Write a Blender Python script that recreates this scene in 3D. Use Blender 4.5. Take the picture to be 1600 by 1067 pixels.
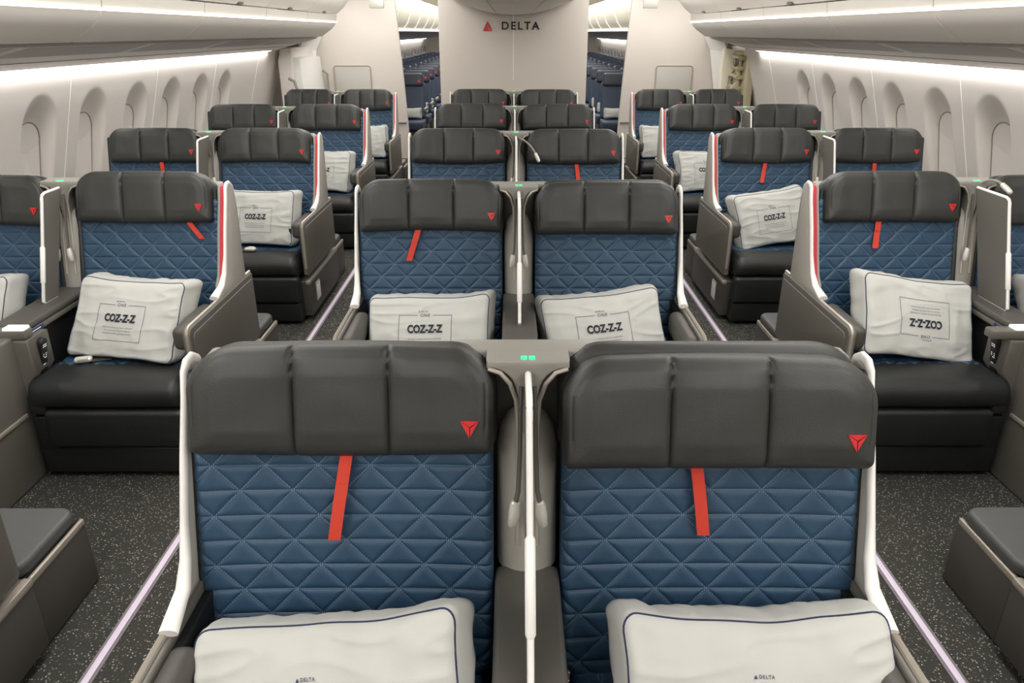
import bpy, bmesh, math, random
from mathutils import Vector, Matrix, noise
C = bpy.context.scene.collection
PI = math.pi
for o in list(bpy.data.objects): bpy.data.objects.remove(o)

# ------------------------------------------------------------------ camera
cd = bpy.data.cameras.new('camera'); cam = bpy.data.objects.new('camera', cd); C.objects.link(cam)
cd.sensor_width = 36; cd.lens = 1155 / 1600 * 36; cd.clip_start = .02; cd.clip_end = 100
PITCH = math.atan(483.5 / 1155)
cam.location = (-.032, 0, 1.60)
cam.rotation_euler = (PI / 2 - PITCH, 0, -.0016)
bpy.context.scene.camera = cam
# ------------------------------------------------------------------ world and exposure
w = bpy.data.worlds.new('world'); bpy.context.scene.world = w; w.use_nodes = True
w.node_tree.nodes['Background'].inputs[0].default_value = (1, .95, .9, 1)
w.node_tree.nodes['Background'].inputs[1].default_value = .03
vs = bpy.context.scene.view_settings
vs.view_transform = 'Standard'; vs.look = 'None'; vs.gamma = 1; vs.use_curve_mapping = False
vs.exposure = 0.20
def area(name, loc, rot, sx, sy, power, col=(1, .98, .95)):
    l = bpy.data.lights.new(name, 'AREA'); l.shape = 'RECTANGLE'; l.size = sx; l.size_y = sy
    l.energy = power; l.color = col
    o = bpy.data.objects.new(name, l); C.objects.link(o); o.location = loc; o.rotation_euler = rot
    return o
# cabin ceiling wash lights above the two aisles, the lit ceiling ahead and behind, and added fill lamps
for s in (-1, 1):
    area('aisle_ceiling_light', (s * 1.2, 3.9, 2.20), (0, 0, 0), .55, 9.2, 68)
    area('bin_wash_light', (s * .84, 4.2, 2.12), (0, -s * math.radians(80), 0), .10, 9.5, 28)
    area('cove_lamp', (s * 2.56, 3.6, 1.405), (0, s * math.radians(-22), 0), .035, 9.6, 10)
    area('rear_ceiling_light', (s * 1.15, 17, 2.24), (0, 0, 0), .6, 13, 135)
    area('door_fill_light', (s * 1.9, 9.15, 1.98), (math.radians(12), 0, 0), 1.0, .5, 7)  # added fill, brightens the rear dividers and door lining
    area('cove_lamp', (s * 2.56, 17, 1.405), (0, s * math.radians(-22), 0), .035, 13, 14)
    area('door_fill_light', (s * 1.2, 9.2, 2.2), (math.radians(20), 0, 0), .5, .4, 5)  # second added fill, aimed at the dividers beside the aisle openings
area('centre_ceiling_light', (0, .3, 2.28), (0, 0, 0), 1.6, 2.2, 30)
area('front_fill_light', (0, -.75, 1.95), (math.radians(62), 0, 0), 3.4, .5, 32)  # unseen fill added behind the camera to light the near seats head-on

# ------------------------------------------------------------------ materials
def lin(c): return tuple(((v / 255) / 12.92 if v / 255 <= .04045 else ((v / 255 + .055) / 1.055) ** 2.4) for v in c) + (1,)
def mat(name, rgb, rough=.5, metal=0, bump=0, bscale=200, vary=0, spec=.5, emit=0, ecol=None, vscale=3):
    m = bpy.data.materials.new(name); m.use_nodes = True; nt = m.node_tree; N = nt.nodes; L = nt.links
    b = N['Principled BSDF']; c = lin(rgb)
    b.inputs['Base Color'].default_value = c; b.inputs['Roughness'].default_value = rough
    b.inputs['Metallic'].default_value = metal; b.inputs['Specular IOR Level'].default_value = spec
    tc = N.new('ShaderNodeTexCoord')
    n = N.new('ShaderNodeTexNoise'); n.inputs['Scale'].default_value = vscale; n.inputs['Detail'].default_value = 4
    L.new(tc.outputs['Object'], n.inputs['Vector'])
    mx = N.new('ShaderNodeMix'); mx.data_type = 'RGBA'
    k = 1 - max(vary, .02)
    mx.inputs[6].default_value = (c[0] * k, c[1] * k, c[2] * k, 1); mx.inputs[7].default_value = c
    L.new(n.outputs['Fac'], mx.inputs[0]); L.new(mx.outputs[2], b.inputs['Base Color'])
    if bump:
        n2 = N.new('ShaderNodeTexNoise'); n2.inputs['Scale'].default_value = bscale; n2.inputs['Detail'].default_value = 3
        L.new(tc.outputs['Object'], n2.inputs['Vector'])
        bp = N.new('ShaderNodeBump'); bp.inputs['Strength'].default_value = bump; bp.inputs['Distance'].default_value = .002
        L.new(n2.outputs['Fac'], bp.inputs['Height']); L.new(bp.outputs[0], b.inputs['Normal'])
    if emit:
        b.inputs['Emission Color'].default_value = lin(ecol or rgb); b.inputs['Emission Strength'].default_value = emit
    return m
M = {}
M['leather'] = mat('black_leather', (53, 54, 51), .46, bump=.25, bscale=350, vary=.08, vscale=6)
M['leather_dark'] = mat('dark_leather', (36, 38, 38), .45, bump=.25, bscale=350, vary=.08)
M['leather_grey'] = mat('grey_leather', (88, 89, 88), .5, bump=.25, bscale=350, vary=.06)
M['armpad'] = mat('armrest_leather', (80, 78, 73), .5, bump=.2, bscale=350, vary=.06)
M['white'] = mat('white_shell', (244, 242, 238), .35)
M['beige'] = mat('beige_shell', (188, 184, 176), .42, bump=.05)
M['panel'] = mat('grey_panel', (108, 105, 98), .42, bump=.08, bscale=500)
M['panel_dark'] = mat('dark_panel', (78, 75, 70), .5, bump=.08, bscale=500)
M['trim'] = mat('satin_trim', (178, 170, 158), .3, metal=.35)
M['taupe'] = mat('taupe_shell', (146, 143, 136), .4)
M['black'] = mat('black_plastic', (22, 22, 23), .5)
M['red'] = mat('red_enamel', (214, 40, 44), .4)
M['red_line'] = mat('red_stripe', (190, 40, 52), .4)
M['strap'] = mat('red_strap', (216, 66, 46), .7, bump=.5, bscale=900)
M['wall'] = mat('wall_lining', (229, 223, 217), .5, bump=.04, bscale=600)
M['wall2'] = mat('divider_lining', (212, 204, 195), .55, bump=.08, bscale=700, vary=.03)
M['bin'] = mat('bin_plastic', (238, 232, 224), .45, bump=.03)
M['binlow'] = mat('bin_lower_plastic', (230, 224, 217), .45, bump=.03)
M['psu'] = mat('service_panel_grey', (214, 210, 206), .5)
M['psud'] = mat('service_panel_dark', (172, 169, 168), .5)
M['led'] = mat('led_strip', (255, 250, 240), .5, emit=3.2)
M['cove'] = mat('cove_led', (255, 248, 238), .5, emit=6)
M['green'] = mat('green_indicator', (40, 230, 120), .4, emit=2.2)
M['traylight'] = mat('lit_tray_strip', (255, 252, 240), .4, emit=.55)
M['silver'] = mat('silver_metal', (196, 194, 190), .28, metal=.8)
M['lamphead'] = mat('lamp_head_metal', (226, 222, 214), .3, metal=.25)
M['navy'] = mat('navy_print', (36, 42, 74), .7)
M['ink'] = mat('black_print', (24, 26, 44), .7)
M['greyink'] = mat('grey_print', (96, 100, 116), .7)
M['blue_label'] = mat('blue_label', (24, 52, 110), .4)
M['icon'] = mat('icon_light', (240, 240, 235), .4, emit=.25)
M['ceiling'] = mat('ceiling_lining', (236, 231, 222), .6)
M['eco'] = mat('navy_seat_leather', (50, 64, 86), .45, bump=.2, bscale=300)
M['eco_head'] = mat('dark_navy_leather', (44, 52, 66), .4, bump=.2, bscale=300)
M['kick'] = mat('kick_strip', (120, 114, 106), .5)
M['mech'] = mat('olive_mechanism', (188, 180, 150), .4, metal=.4)
M['seam'] = mat('dark_seam', (60, 57, 54), .8)
M['strip'] = mat('path_strip', (226, 214, 232), .4)
M['stripedge'] = mat('path_strip_edge', (128, 120, 126), .5)
M['frost'] = mat('econ_bin_plastic', (244, 238, 220), .5)

def pillow_mat():
    m = mat('pillow_cotton', (200, 201, 196), .85, bump=.35, bscale=1400)
    return m
M['cotton'] = pillow_mat()

def carpet_mat():
    m = bpy.data.materials.new('speckled_carpet'); m.use_nodes = True; nt = m.node_tree; N = nt.nodes; L = nt.links
    b = N['Principled BSDF']; b.inputs['Roughness'].default_value = .95; b.inputs['Specular IOR Level'].default_value = .1
    tc = N.new('ShaderNodeTexCoord')
    vo = N.new('ShaderNodeTexVoronoi'); vo.inputs['Scale'].default_value = 135
    L.new(tc.outputs['Object'], vo.inputs['Vector'])
    no = N.new('ShaderNodeTexNoise'); no.inputs['Scale'].default_value = 260; no.inputs['Detail'].default_value = 2
    L.new(tc.outputs['Object'], no.inputs['Vector'])
    r1 = N.new('ShaderNodeValToRGB'); r1.color_ramp.elements[0].position = .10; r1.color_ramp.elements[0].color = (1, 1, 1, 1)
    r1.color_ramp.elements[1].position = .36; r1.color_ramp.elements[1].color = (0, 0, 0, 1)
    L.new(vo.outputs['Distance'], r1.inputs[0])
    sep = N.new('ShaderNodeSeparateColor'); L.new(vo.outputs['Color'], sep.inputs[0])
    r2 = N.new('ShaderNodeMath'); r2.operation = 'GREATER_THAN'; r2.inputs[1].default_value = .25; L.new(sep.outputs[0], r2.inputs[0])
    mu = N.new('ShaderNodeMath'); mu.operation = 'MULTIPLY'; L.new(r1.outputs[0], mu.inputs[0]); L.new(r2.outputs[0], mu.inputs[1])
    mu2 = N.new('ShaderNodeMath'); mu2.operation = 'MULTIPLY'; L.new(mu.outputs[0], mu2.inputs[0]); L.new(sep.outputs[1], mu2.inputs[1])
    base = N.new('ShaderNodeMix'); base.data_type = 'RGBA'; base.inputs[6].default_value = lin((40, 40, 38)); base.inputs[7].default_value = lin((80, 79, 74))
    L.new(no.outputs['Fac'], base.inputs[0])
    mx = N.new('ShaderNodeMix'); mx.data_type = 'RGBA'; mx.inputs[7].default_value = lin((226, 224, 212))
    L.new(mu2.outputs[0], mx.inputs[0]); L.new(base.outputs[2], mx.inputs[6]); L.new(mx.outputs[2], b.inputs['Base Color'])
    bp = N.new('ShaderNodeBump'); bp.inputs['Strength'].default_value = .5; bp.inputs['Distance'].default_value = .003
    L.new(no.outputs['Fac'], bp.inputs['Height']); L.new(bp.outputs[0], b.inputs['Normal'])
    return m
M['carpet'] = carpet_mat()

QP = .102   # quilting period
def quilt_mat():
    m = mat('blue_quilted_leather', (42, 72, 98), .5, bump=.22, bscale=380, vary=.06, vscale=7)
    nt = m.node_tree; N = nt.nodes; L = nt.links; b = N['Principled BSDF']
    src = b.inputs['Base Color'].links[0].from_socket
    tc = N.new('ShaderNodeTexCoord'); sx = N.new('ShaderNodeSeparateXYZ'); L.new(tc.outputs['Object'], sx.inputs[0])
    def mth(op, a, c=None):
        n = N.new('ShaderNodeMath'); n.operation = op
        for i, v in enumerate((a, c)):
            if v is None: continue
            if isinstance(v, (int, float)): n.inputs[i].default_value = v
            else: L.new(v, n.inputs[i])
        return n.outputs[0]
    def dist(v, per, scale):
        f = mth('FRACT', mth('ADD', mth('DIVIDE', v, per), 100.5)); return mth('MULTIPLY', mth('ABSOLUTE', mth('SUBTRACT', f, .5)), per * scale)
    X, Z = sx.outputs[0], sx.outputs[2]
    d1 = dist(mth('ADD', X, Z), QP, .707); d2 = dist(mth('SUBTRACT', X, Z), QP, .707); d3 = dist(Z, QP / 2, 1.0)
    # a stitch row either side of the groove
    dm = mth('MINIMUM', mth('MINIMUM', d1, d2), d3)
    line = mth('LESS_THAN', mth('ABSOLUTE', mth('SUBTRACT', dm, .0)), .0011)
    dash = mth('LESS_THAN', mth('FRACT', mth('ADD', mth('DIVIDE', X, .0042), 100)), .55)
    fac = mth('MULTIPLY', mth('MULTIPLY', line, dash), .55)
    mx = N.new('ShaderNodeMix'); mx.data_type = 'RGBA'; mx.inputs[7].default_value = lin((128, 152, 176))
    L.new(fac, mx.inputs[0]); L.new(src, mx.inputs[6]); L.new(mx.outputs[2], b.inputs['Base Color'])
    return m
M['quilt'] = quilt_mat()

# ------------------------------------------------------------------ helpers
def mesh_of(name, verts, faces, m, smooth=True, angle=35):
    me = bpy.data.meshes.new(name); me.from_pydata(verts, [], faces); me.materials.append(M[m]); me.update()
    if smooth:
        me.shade_smooth()
        try: me.set_sharp_from_angle(angle=math.radians(angle))
        except Exception: pass
    return me
def bm_mesh(name, bm, m, angle=35):
    bmesh.ops.recalc_face_normals(bm, faces=bm.faces)
    me = bpy.data.meshes.new(name); bm.to_mesh(me); bm.free(); me.materials.append(M[m])
    me.shade_smooth()
    try: me.set_sharp_from_angle(angle=math.radians(angle))
    except Exception: pass
    return me
def obj(name, me, parent=None, loc=(0, 0, 0), rot=(0, 0, 0)):
    o = bpy.data.objects.new(name, me); C.objects.link(o); o.parent = parent; o.location = loc; o.rotation_euler = rot
    return o
def thing(name, label, cat, loc=(0, 0, 0), rotz=0, group=None):
    o = bpy.data.objects.new(name, None); C.objects.link(o); o.location = loc; o.rotation_euler = (0, 0, rotz)
    o.empty_display_size = .05
    o['label'] = label; o['category'] = cat
    if group: o['group'] = group
    return o
def tag(o, label, cat, group=None):
    o['label'] = label; o['category'] = cat
    if group: o['group'] = group
    return o
def struct(o): o['kind'] = 'structure'; return o

def add_box(bm, x0, x1, y0, y1, z0, z1, bev=0, seg=3, mtx=None):
    r = bmesh.ops.create_cube(bm, size=1)
    vs = r['verts']
    for v in vs:
        v.co = Vector((x0 + (v.co.x + .5) * (x1 - x0), y0 + (v.co.y + .5) * (y1 - y0), z0 + (v.co.z + .5) * (z1 - z0)))
    if bev:
        es = list({e for v in vs for e in v.link_edges})
        r2 = bmesh.ops.bevel(bm, geom=es, offset=bev, segments=seg, profile=.5, affect='EDGES')
        vs = list({v for f in r2['faces'] for v in f.verts} | {v for v in vs if v.is_valid})
    if mtx is not None:
        for v in vs: v.co = mtx @ v.co
def box(name, dims, m, bev=.004, seg=3):
    bm = bmesh.new(); add_box(bm, *dims, bev=bev, seg=seg); return bm_mesh(name, bm, m)
def add_prism(bm, pts, a0, a1, axis='x', bev=0, seg=2):
    """extrude a polygon; axis x: pts are (y,z); axis y: pts are (x,z); axis z: pts are (x,y)"""
    def P(p, a): return {'x': (a, p[0], p[1]), 'y': (p[0], a, p[1]), 'z': (p[0], p[1], a)}[axis]
    A = [bm.verts.new(P(p, a0)) for p in pts]; B = [bm.verts.new(P(p, a1)) for p in pts]
    n = len(pts); fs = [bm.faces.new(A), bm.faces.new(B[::-1])]
    for i in range(n): fs.append(bm.faces.new((A[i], B[i], B[(i + 1) % n], A[(i + 1) % n])))
    bmesh.ops.recalc_face_normals(bm, faces=fs)
    if bev:
        es = set(fs[0].edges) | set(fs[1].edges)
        bmesh.ops.bevel(bm, geom=list(es), offset=bev, segments=seg, profile=.5, affect='EDGES')
def prism(name, pts, a0, a1, m, axis='x', bev=0, seg=2, angle=35):
    bm = bmesh.new(); add_prism(bm, pts, a0, a1, axis, bev, seg); return bm_mesh(name, bm, m, angle)
def add_tube(bm, pts, r, n=10, cap=True, closed=False):
    pts = [Vector(p) for p in pts]; k = len(pts)
    R = r if isinstance(r, (list, tuple)) else [r] * k
    rings = []; up = None
    for i, p in enumerate(pts):
        if closed: t = pts[(i + 1) % k] - pts[i - 1]
        else: t = pts[min(i + 1, k - 1)] - pts[max(i - 1, 0)]
        t.normalize()
        if up is None:
            up = t.orthogonal().normalized()
        else:
            up = (up - t * up.dot(t)).normalized()
        s = t.cross(up)
        rings.append([bm.verts.new(p + (up * math.cos(2 * PI * j / n) + s * math.sin(2 * PI * j / n)) * R[i]) for j in range(n)])
    for i in range(k if closed else k - 1):
        a, b = rings[i], rings[(i + 1) % k]
        for j in range(n): bm.faces.new((a[j], a[(j + 1) % n], b[(j + 1) % n], b[j]))
    if cap and not closed:
        bm.faces.new(rings[0][::-1]); bm.faces.new(rings[-1])
def tube(name, pts, r, m, n=10, closed=False):
    bm = bmesh.new(); add_tube(bm, pts, r, n, closed=closed); return bm_mesh(name, bm, m, 50)
def arcpts(cx, cy, r, a0, a1, n):
    return [(cx + r * math.cos(math.radians(a0 + (a1 - a0) * i / n)), cy + r * math.sin(math.radians(a0 + (a1 - a0) * i / n))) for i in range(n + 1)]
def rrect(x0, x1, z0, z1, r, n=5):
    return arcpts(x1 - r, z1 - r, r, 0, 90, n) + arcpts(x0 + r, z1 - r, r, 90, 180, n) + arcpts(x0 + r, z0 + r, r, 180, 270, n) + arcpts(x1 - r, z0 + r, r, 270, 360, n)
def edge_samples(n, e, total, k=7):
    """positions 0..total: dense in the first/last e metres"""
    a = [e * (1 - math.cos(PI / 2 * i / k)) for i in range(k + 1)]
    mid = [e + (total - 2 * e) * i / n for i in range(1, n)]
    return a + mid + [total - v for v in reversed(a)]
def sdf_rr(x, z, w, h, rt, rb):
    """inside distance to a rounded rectangle |x|<w/2, 0<z<h"""
    r = rt if z > h / 2 else rb
    qx = abs(x) - (w / 2 - r); qz = (z - (h - r)) if z > h / 2 else (r - z)
    if qx > 0 and qz > 0: return r - math.hypot(qx, qz)
    return min(r - qx, r - qz)
def cushion(name, w, h, t, m, rt=.04, rb=.04, er=.03, nx=30, nz=20, disp=None, arch=0, post=None, angle=60, ek=7):
    """soft pad: front face towards -y, back flat at y=0, z 0..h"""
    xs_ = [-1 + 2 * v for v in edge_samples(nx, .09, 1.0, ek)]
    rc = max(rt, rb, er)
    zs_ = edge_samples(nz, min(rc, h * .3), h, ek)
    V = []; F = []; nxv = len(xs_)
    for z in zs_:
        hw = w / 2
        if z > h - rt: hw = w / 2 - rt + math.sqrt(max(rt * rt - (z - h + rt) ** 2, 0))
        elif z < rb: hw = w / 2 - rb + math.sqrt(max(rb * rb - (rb - z) ** 2, 0))
        for s in xs_:
            x = s * hw
            e = max(sdf_rr(x, z, w, h, rt, rb), 0)
            y = -t
            if e < er: y += er - math.sqrt(max(er * er - (er - e) ** 2, 0))
            if disp: y -= disp(x, z, e)
            zz = z + arch * (1 - (2 * x / w) ** 2) * (z / h)
            V.append((x, y, zz))
    nr = len(zs_)
    for i in range(nr - 1):
        for j in range(nxv - 1):
            a = i * nxv + j; F.append((a, a + 1, a + nxv + 1, a + nxv))
    loop = [j for j in range(nxv)] + [i * nxv + nxv - 1 for i in range(1, nr)] + [(nr - 1) * nxv + j for j in range(nxv - 2, -1, -1)] + [i * nxv for i in range(nr - 2, 0, -1)]
    b0 = len(V)
    for k in loop: V.append((V[k][0], 0, V[k][2]))
    n = len(loop)
    for k in range(n): F.append((loop[k], b0 + k, b0 + (k + 1) % n, loop[(k + 1) % n]))
    cidx = len(V); V.append((0, 0, h / 2))
    for k in range(n): F.append((b0 + (k + 1) % n, b0 + k, cidx))
    if post: V = [post(*v) for v in V]
    return mesh_of(name, V, F, m, True, angle)

_txt = {}
def text2d(s, size, bold=0, sx=1.0, spacing=1.0):
    key = (s, size, bold, sx, spacing)
    if key in _txt: return _txt[key]
    cu = bpy.data.curves.new('t', 'FONT'); cu.body = s; cu.size = size; cu.offset = bold; cu.align_x = 'CENTER'; cu.align_y = 'CENTER'
    cu.resolution_u = 3; cu.space_character = spacing
    o = bpy.data.objects.new('t', cu); C.objects.link(o)
    dg = bpy.context.evaluated_depsgraph_get(); dg.update()
    me = bpy.data.meshes.new_from_object(o.evaluated_get(dg))
    V = [(v.co.x * sx, v.co.y) for v in me.vertices]; F = [tuple(p.vertices) for p in me.polygons]
    bpy.data.objects.remove(o); bpy.data.curves.remove(cu); bpy.data.meshes.remove(me)
    _txt[key] = (V, F); return V, F
# ------------------------------------------------------------------ room shell
YD = 9.76          # plane of the class dividers
YB = -1.6          # bulkhead behind the camera
YE = 25.5          # end of the rear cabin
struct(obj('floor', box('floor', (-2.9, 2.9, YB, YE, -.06, 0), 'carpet', 0)))

WINS = [4.33 + .583 * i for i in range(-9, 6)]
def wall_x(z):
    if z < .55: return 2.72 + .145 * math.sin(PI / 2 * z / .55)
    return 2.60 + .305 * (1.42 - z)
RO, ZO, RI, ZI = .165, 1.115, .128, 1.0
def arch_sd(dy, z, r, zc): return math.hypot(dy, max(z - zc, 0)) - r
def recess(y, z):
    best = 0
    for yc in WINS:
        dy = y - yc
        if abs(dy) > .2: continue
        so = arch_sd(dy, z, RO, ZO); si = arch_sd(dy, z, RI, ZI)
        if so >= 0: return 0
        t = 1.0 if si <= 0 else -so / (-so + si)
        fade = min(max((z - .45) / .35, 0), 1)
        best = .075 * fade * (t * t * (3 - 2 * t) * .5 + t * .5)
    return best
def window_wall(s, name, ya, yb, wins=True, step=.0115):
    zs = [0, .1, .2, .3, .4, .5, .6, .7] + [.72 + .0125 * i for i in range(58)]
    ny = int((yb - ya) / (step if wins else .3)); V = []; F = []
    for i in range(ny + 1):
        y = ya + (yb - ya) * i / ny
        for z in zs:
            x = wall_x(z) + (recess(y, z) if wins else 0)
            V.append((s * x, y, z))
    k = len(zs)
    for i in range(ny):
        for j in range(k - 1):
            a = i * k + j; f = (a, a + 1, a + k + 1, a + k)
            F.append(f if s > 0 else f[::-1])
    o = struct(obj(name, mesh_of(name, V, F, 'wall', True, 50)))
    return o
YC = 8.42   # where the windows' lining ends, before the doors
wl = window_wall(-1, 'wall_left', 2.6, YC); wr = window_wall(1, 'wall_right', 2.6, YC)
for s in (-1, 1):
    window_wall(s, 'wall_left_front' if s < 0 else 'wall_right_front', YB, 2.6, False)
# panel joints on the side walls
for s in (-1, 1):
    for i, y in enumerate([WINS[9] + .2915 + 1.166 * k for k in range(-4, 4)]):
        if y > YC or y < YB: continue
        bm = bmesh.new()
        add_tube(bm, [(s * (wall_x(z) - .0005), y, z) for z in [.1 + .06 * q for q in range(23)]], .0035, 6)
        struct(obj('trim_%d' % (i + (1 if s < 0 else 11)), bm_mesh('joint', bm, 'white')))
# window shades (closed) sitting in each recess
n = 0
for s in (-1, 1):
    for yc in WINS:
        if yc < 2.7 or yc > YC: continue
        n += 1
        z0 = .62
        pts = [(yc - RI + .004, z0), (yc + RI - .004, z0)] + arcpts(yc, ZI, RI - .004, 0, 180, 16)
        V = []; F = []
        x_at = lambda z: wall_x(z) + .0745 * min(max((z - .45) / .35, 0), 1) - .003
        V = [(s * x_at(z), y, z) for y, z in pts]; k = len(V)
        V += [(s * (x_at(z) + .006), y, z) for y, z in pts]
        V.append((s * x_at(.95), yc, .95))
        F = [(i, (i + 1) % k, k + (i + 1) % k, k + i) for i in range(k)] + [(2 * k, i, (i + 1) % k) for i in range(k)]
        wd = struct(obj('window_%d' % n, mesh_of('shade', V, F, 'wall', False)))
        bm = bmesh.new()
        ring = [(yc + RI, z0 + .02)] + arcpts(yc, ZI, RI, 0, 180, 20) + [(yc - RI, z0 + .02)]
        add_tube(bm, [(s * (x_at(z) - .0005), y, z) for y, z in ring], .0035, 6)
        obj('window_frame', bm_mesh('shade_rim', bm, 'taupe'), wd)

# front bulkhead, ceiling
struct(obj('wall_front', box('wall_front', (-2.9, 2.9, YB - .05, YB, 0, 2.5), 'wall2', 0)))
bm = bmesh.new()
pr = [(-2.9, 1.9), (-1.9, 2.12), (-1.62, 2.22), (-1.5, 2.27), (-.8, 2.33), (.8, 2.33), (1.5, 2.27), (1.9, 2.12), (2.9, 1.9), (2.9, 2.45), (-2.9, 2.45)]
add_prism(bm, pr, YB, YE, 'y'); struct(obj('ceiling', bm_mesh('ceiling', bm, 'ceiling')))

# ------------------------------------------------------------------ side overhead bins
ED = [-1.21, .01, 1.23, 2.45, 3.67, 4.89, 6.11, 7.33, 8.55]
def bin_profile():
    # (distance from centre line, height); aisle face curves up to the ceiling
    low = [(2.05, 1.555), (1.94, 1.625), (1.90, 1.665), (1.885, 1.690)]
    band = [(1.882, 1.700), (1.872, 1.765)]
    door = [(1.876, 1.771), (1.80, 1.83), (1.735, 1.90), (1.70, 2.0), (1.69, 2.09)]
    return low, band, door
low, band, door = bin_profile()
ordn = ['nearest', 'second', 'third', 'fourth', 'fifth', 'sixth', 'seventh', 'eighth', 'ninth']
def side_bins(s, edges, labels, matname='bin', lights=True, group=None):
    sd = 'left' if s < 0 else 'right'
    for i in range(len(edges) - 1):
        a, b = edges[i] + .004, edges[i + 1] - .004
        t = thing('overhead_bin', labels(i), 'overhead bin', (s * 2.2, (a + b) / 2, 1.55), 0, group)
        o = Vector((s * 2.2, (a + b) / 2, 1.55))
        def P(pts): return [(s * x - o.x, z - o.z) for x, z in pts]
        ha, hb = a - o.y, b - o.y
        bm = bmesh.new(); add_prism(bm, P(low + [(1.95, 1.76), (2.10, 1.76), (2.10, 1.72), (2.06, 1.60)]), ha, hb, 'y', .003, 1)
        obj('lower_panel', bm_mesh('bin_low', bm, 'binlow'), t)
        bm = bmesh.new(); add_prism(bm, P(band + [(2.0, 1.775), (2.0, 1.700)]), ha, hb, 'y', 0)
        obj('latch_band', bm_mesh('bin_band', bm, 'beige'), t)
        bm = bmesh.new(); add_prism(bm, P(door + [(1.9, 2.09), (2.0, 1.95), (2.0, 1.78)]), ha, hb, 'y', .004, 2)
        dr = obj('bin_door', bm_mesh('bin_door', bm, matname, 25), t)
        bm = bmesh.new(); add_box(bm, s * 1.866 - o.x - .012, s * 1.866 - o.x + .012, -.05, .05, 1.774 - o.z, 1.800 - o.z, .003)
        obj('latch', bm_mesh('latch', bm, 'panel_dark'), dr)
        if lights:
            bm = bmesh.new(); add_box(bm, s * 1.880 - o.x - .006, s * 1.880 - o.x + .006, ha + .004, hb - .004, 1.690 - o.z, 1.700 - o.z, 0)
            obj('light_strip', bm_mesh('light_strip', bm, 'led'), t)
nb = len(ED) - 1
for s in (-1, 1):
    sd = 'left' if s < 0 else 'right'
    side_bins(s, ED, lambda i: 'closed overhead bin with light strip, %s from the rear on the %s' % (ordn[nb - 1 - i].replace('nearest', 'first'), sd))
    # service panels below the bins
    for i in range(nb):
        a, b = ED[i] - .3, ED[i + 1] - .3
        if i == nb - 1: b = 8.5
        o = Vector((s * 2.3, (a + b) / 2, 1.5))
        t = thing('service_panel', 'grey passenger service panel between bins and windows, %s from the rear on the %s' % (ordn[nb - 1 - i].replace('nearest', 'first'), sd), 'ceiling panel', o)
        def P(pts): return [(s * x - o.x, z - o.z) for x, z in pts]
        ha, hb = a - o.y + .002, b - o.y - .002
        obj('panel', prism('psu', P([(2.085, 1.540), (2.56, 1.418), (2.60, 1.43), (2.60, 1.56), (2.10, 1.57)]), ha, hb, 'psu', 'y', .002, 1), t)
        obj('speaker_strip', prism('psu_dark', P([(2.098, 1.5355), (2.272, 1.4910), (2.272, 1.498), (2.098, 1.542)]), ha + .05, hb - .05, 'psud', 'y'), t)
        obj('joint_line', prism('psu_line', P([(2.393, 1.4598), (2.400, 1.458), (2.400, 1.464), (2.393, 1.466)]), ha, hb, 'seam', 'y'), t)
    # cove light that washes the window lining
    t = thing('cove_light', 'long white cove light along the top of the %s window wall' % sd, 'light strip', (s * 2.575, 3.6, 1.425))
    obj('diffuser', box('cove', (-.012, .012, -4.8, 4.80, -.010, -.004), 'cove', 0), t)
    obj('housing', box('cove_h', (-.016, .016, -4.82, 4.82, -.004, .004), 'psu', 0), t)

# dark slot above the service panels
for s in (-1, 1):
    struct(obj('trim_%d' % (30 + s), prism('slot', [(s * 2.062, 1.60), (s * 2.10, 1.59), (s * 2.3, 1.70), (s * 2.1, 1.70)], YB, 8.45, 'seam', 'y')))

# centre overhead bins
cp = [(.74, 1.965 + .0)]
def cz(x): return 1.79 + .17 * (x / .72) ** 2
ce = [-1.3, .5, 2.3, 4.1, 5.9, 7.7, 9.70]
for i in range(len(ce) - 1):
    a, b = ce[i] + .004, ce[i + 1] - .004
    o = Vector((0, (a + b) / 2, 1.79))
    t = thing('centre_overhead_bin', 'grey white centre overhead bin, %s from the rear' % ordn[len(ce) - 2 - i].replace('nearest', 'first'), 'overhead bin', o)
    def seg(x0, x1, nn): return [(x0 + (x1 - x0) * q / nn, cz(x0 + (x1 - x0) * q / nn) - o.z) for q in range(nn + 1)]
    obj('bottom_panel', prism('cb', seg(-.2, .2, 6) + [(.2, .12), (-.2, .12)], a - o.y, b - o.y, 'bin', 'y', .003, 1), t)
    for s in (-1, 1):
        pts = seg(s * .206, s * .74, 8) + [(s * .80, .26), (s * .80, .5), (s * .206, .5)]
        obj('bin_door', prism('cbs', pts, a - o.y, b - o.y, 'bin', 'y', .003, 1), t)
# ------------------------------------------------------------------ rear: delta wall, dividers, doors
# centre bulkhead
struct(obj('wall_rear', prism('wall_rear', [(-.905, 0), (.905, 0), (.905, 2.33), (-.905, 2.33)], YD - .05, YD, 'wall2', 'y', .012, 3)))
struct(obj('trim_60', box('joint', (.0 - .007, .007, YD - .054, YD - .048, 1.05, 2.2), 'white', .001)))
sign = thing('wordmark_sign', 'DELTA lettering with red triangle on the centre bulkhead', 'sign', (-.012, YD - .052, 1.665))
V, F = text2d('DELTA', .124, .0022, 1.04, 1.28)
cx = sum(v[0] for v in V) / len(V)
bm = bmesh.new()
def add_flat_text(bm, V, F, x0, z0, y0, th):
    vs = [bm.verts.new((x0 + x, y0, z0 + z)) for x, z in V]
    fs = [bm.faces.new([vs[i] for i in f]) for f in F]
    r = bmesh.ops.extrude_face_region(bm, geom=fs)
    for g in r['geom']:
        if isinstance(g, bmesh.types.BMVert): g.co.y -= th
add_flat_text(bm, V, F, .095, 0, 0, .006)
obj('letters', bm_mesh('letters', bm, 'ink'), sign)
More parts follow.
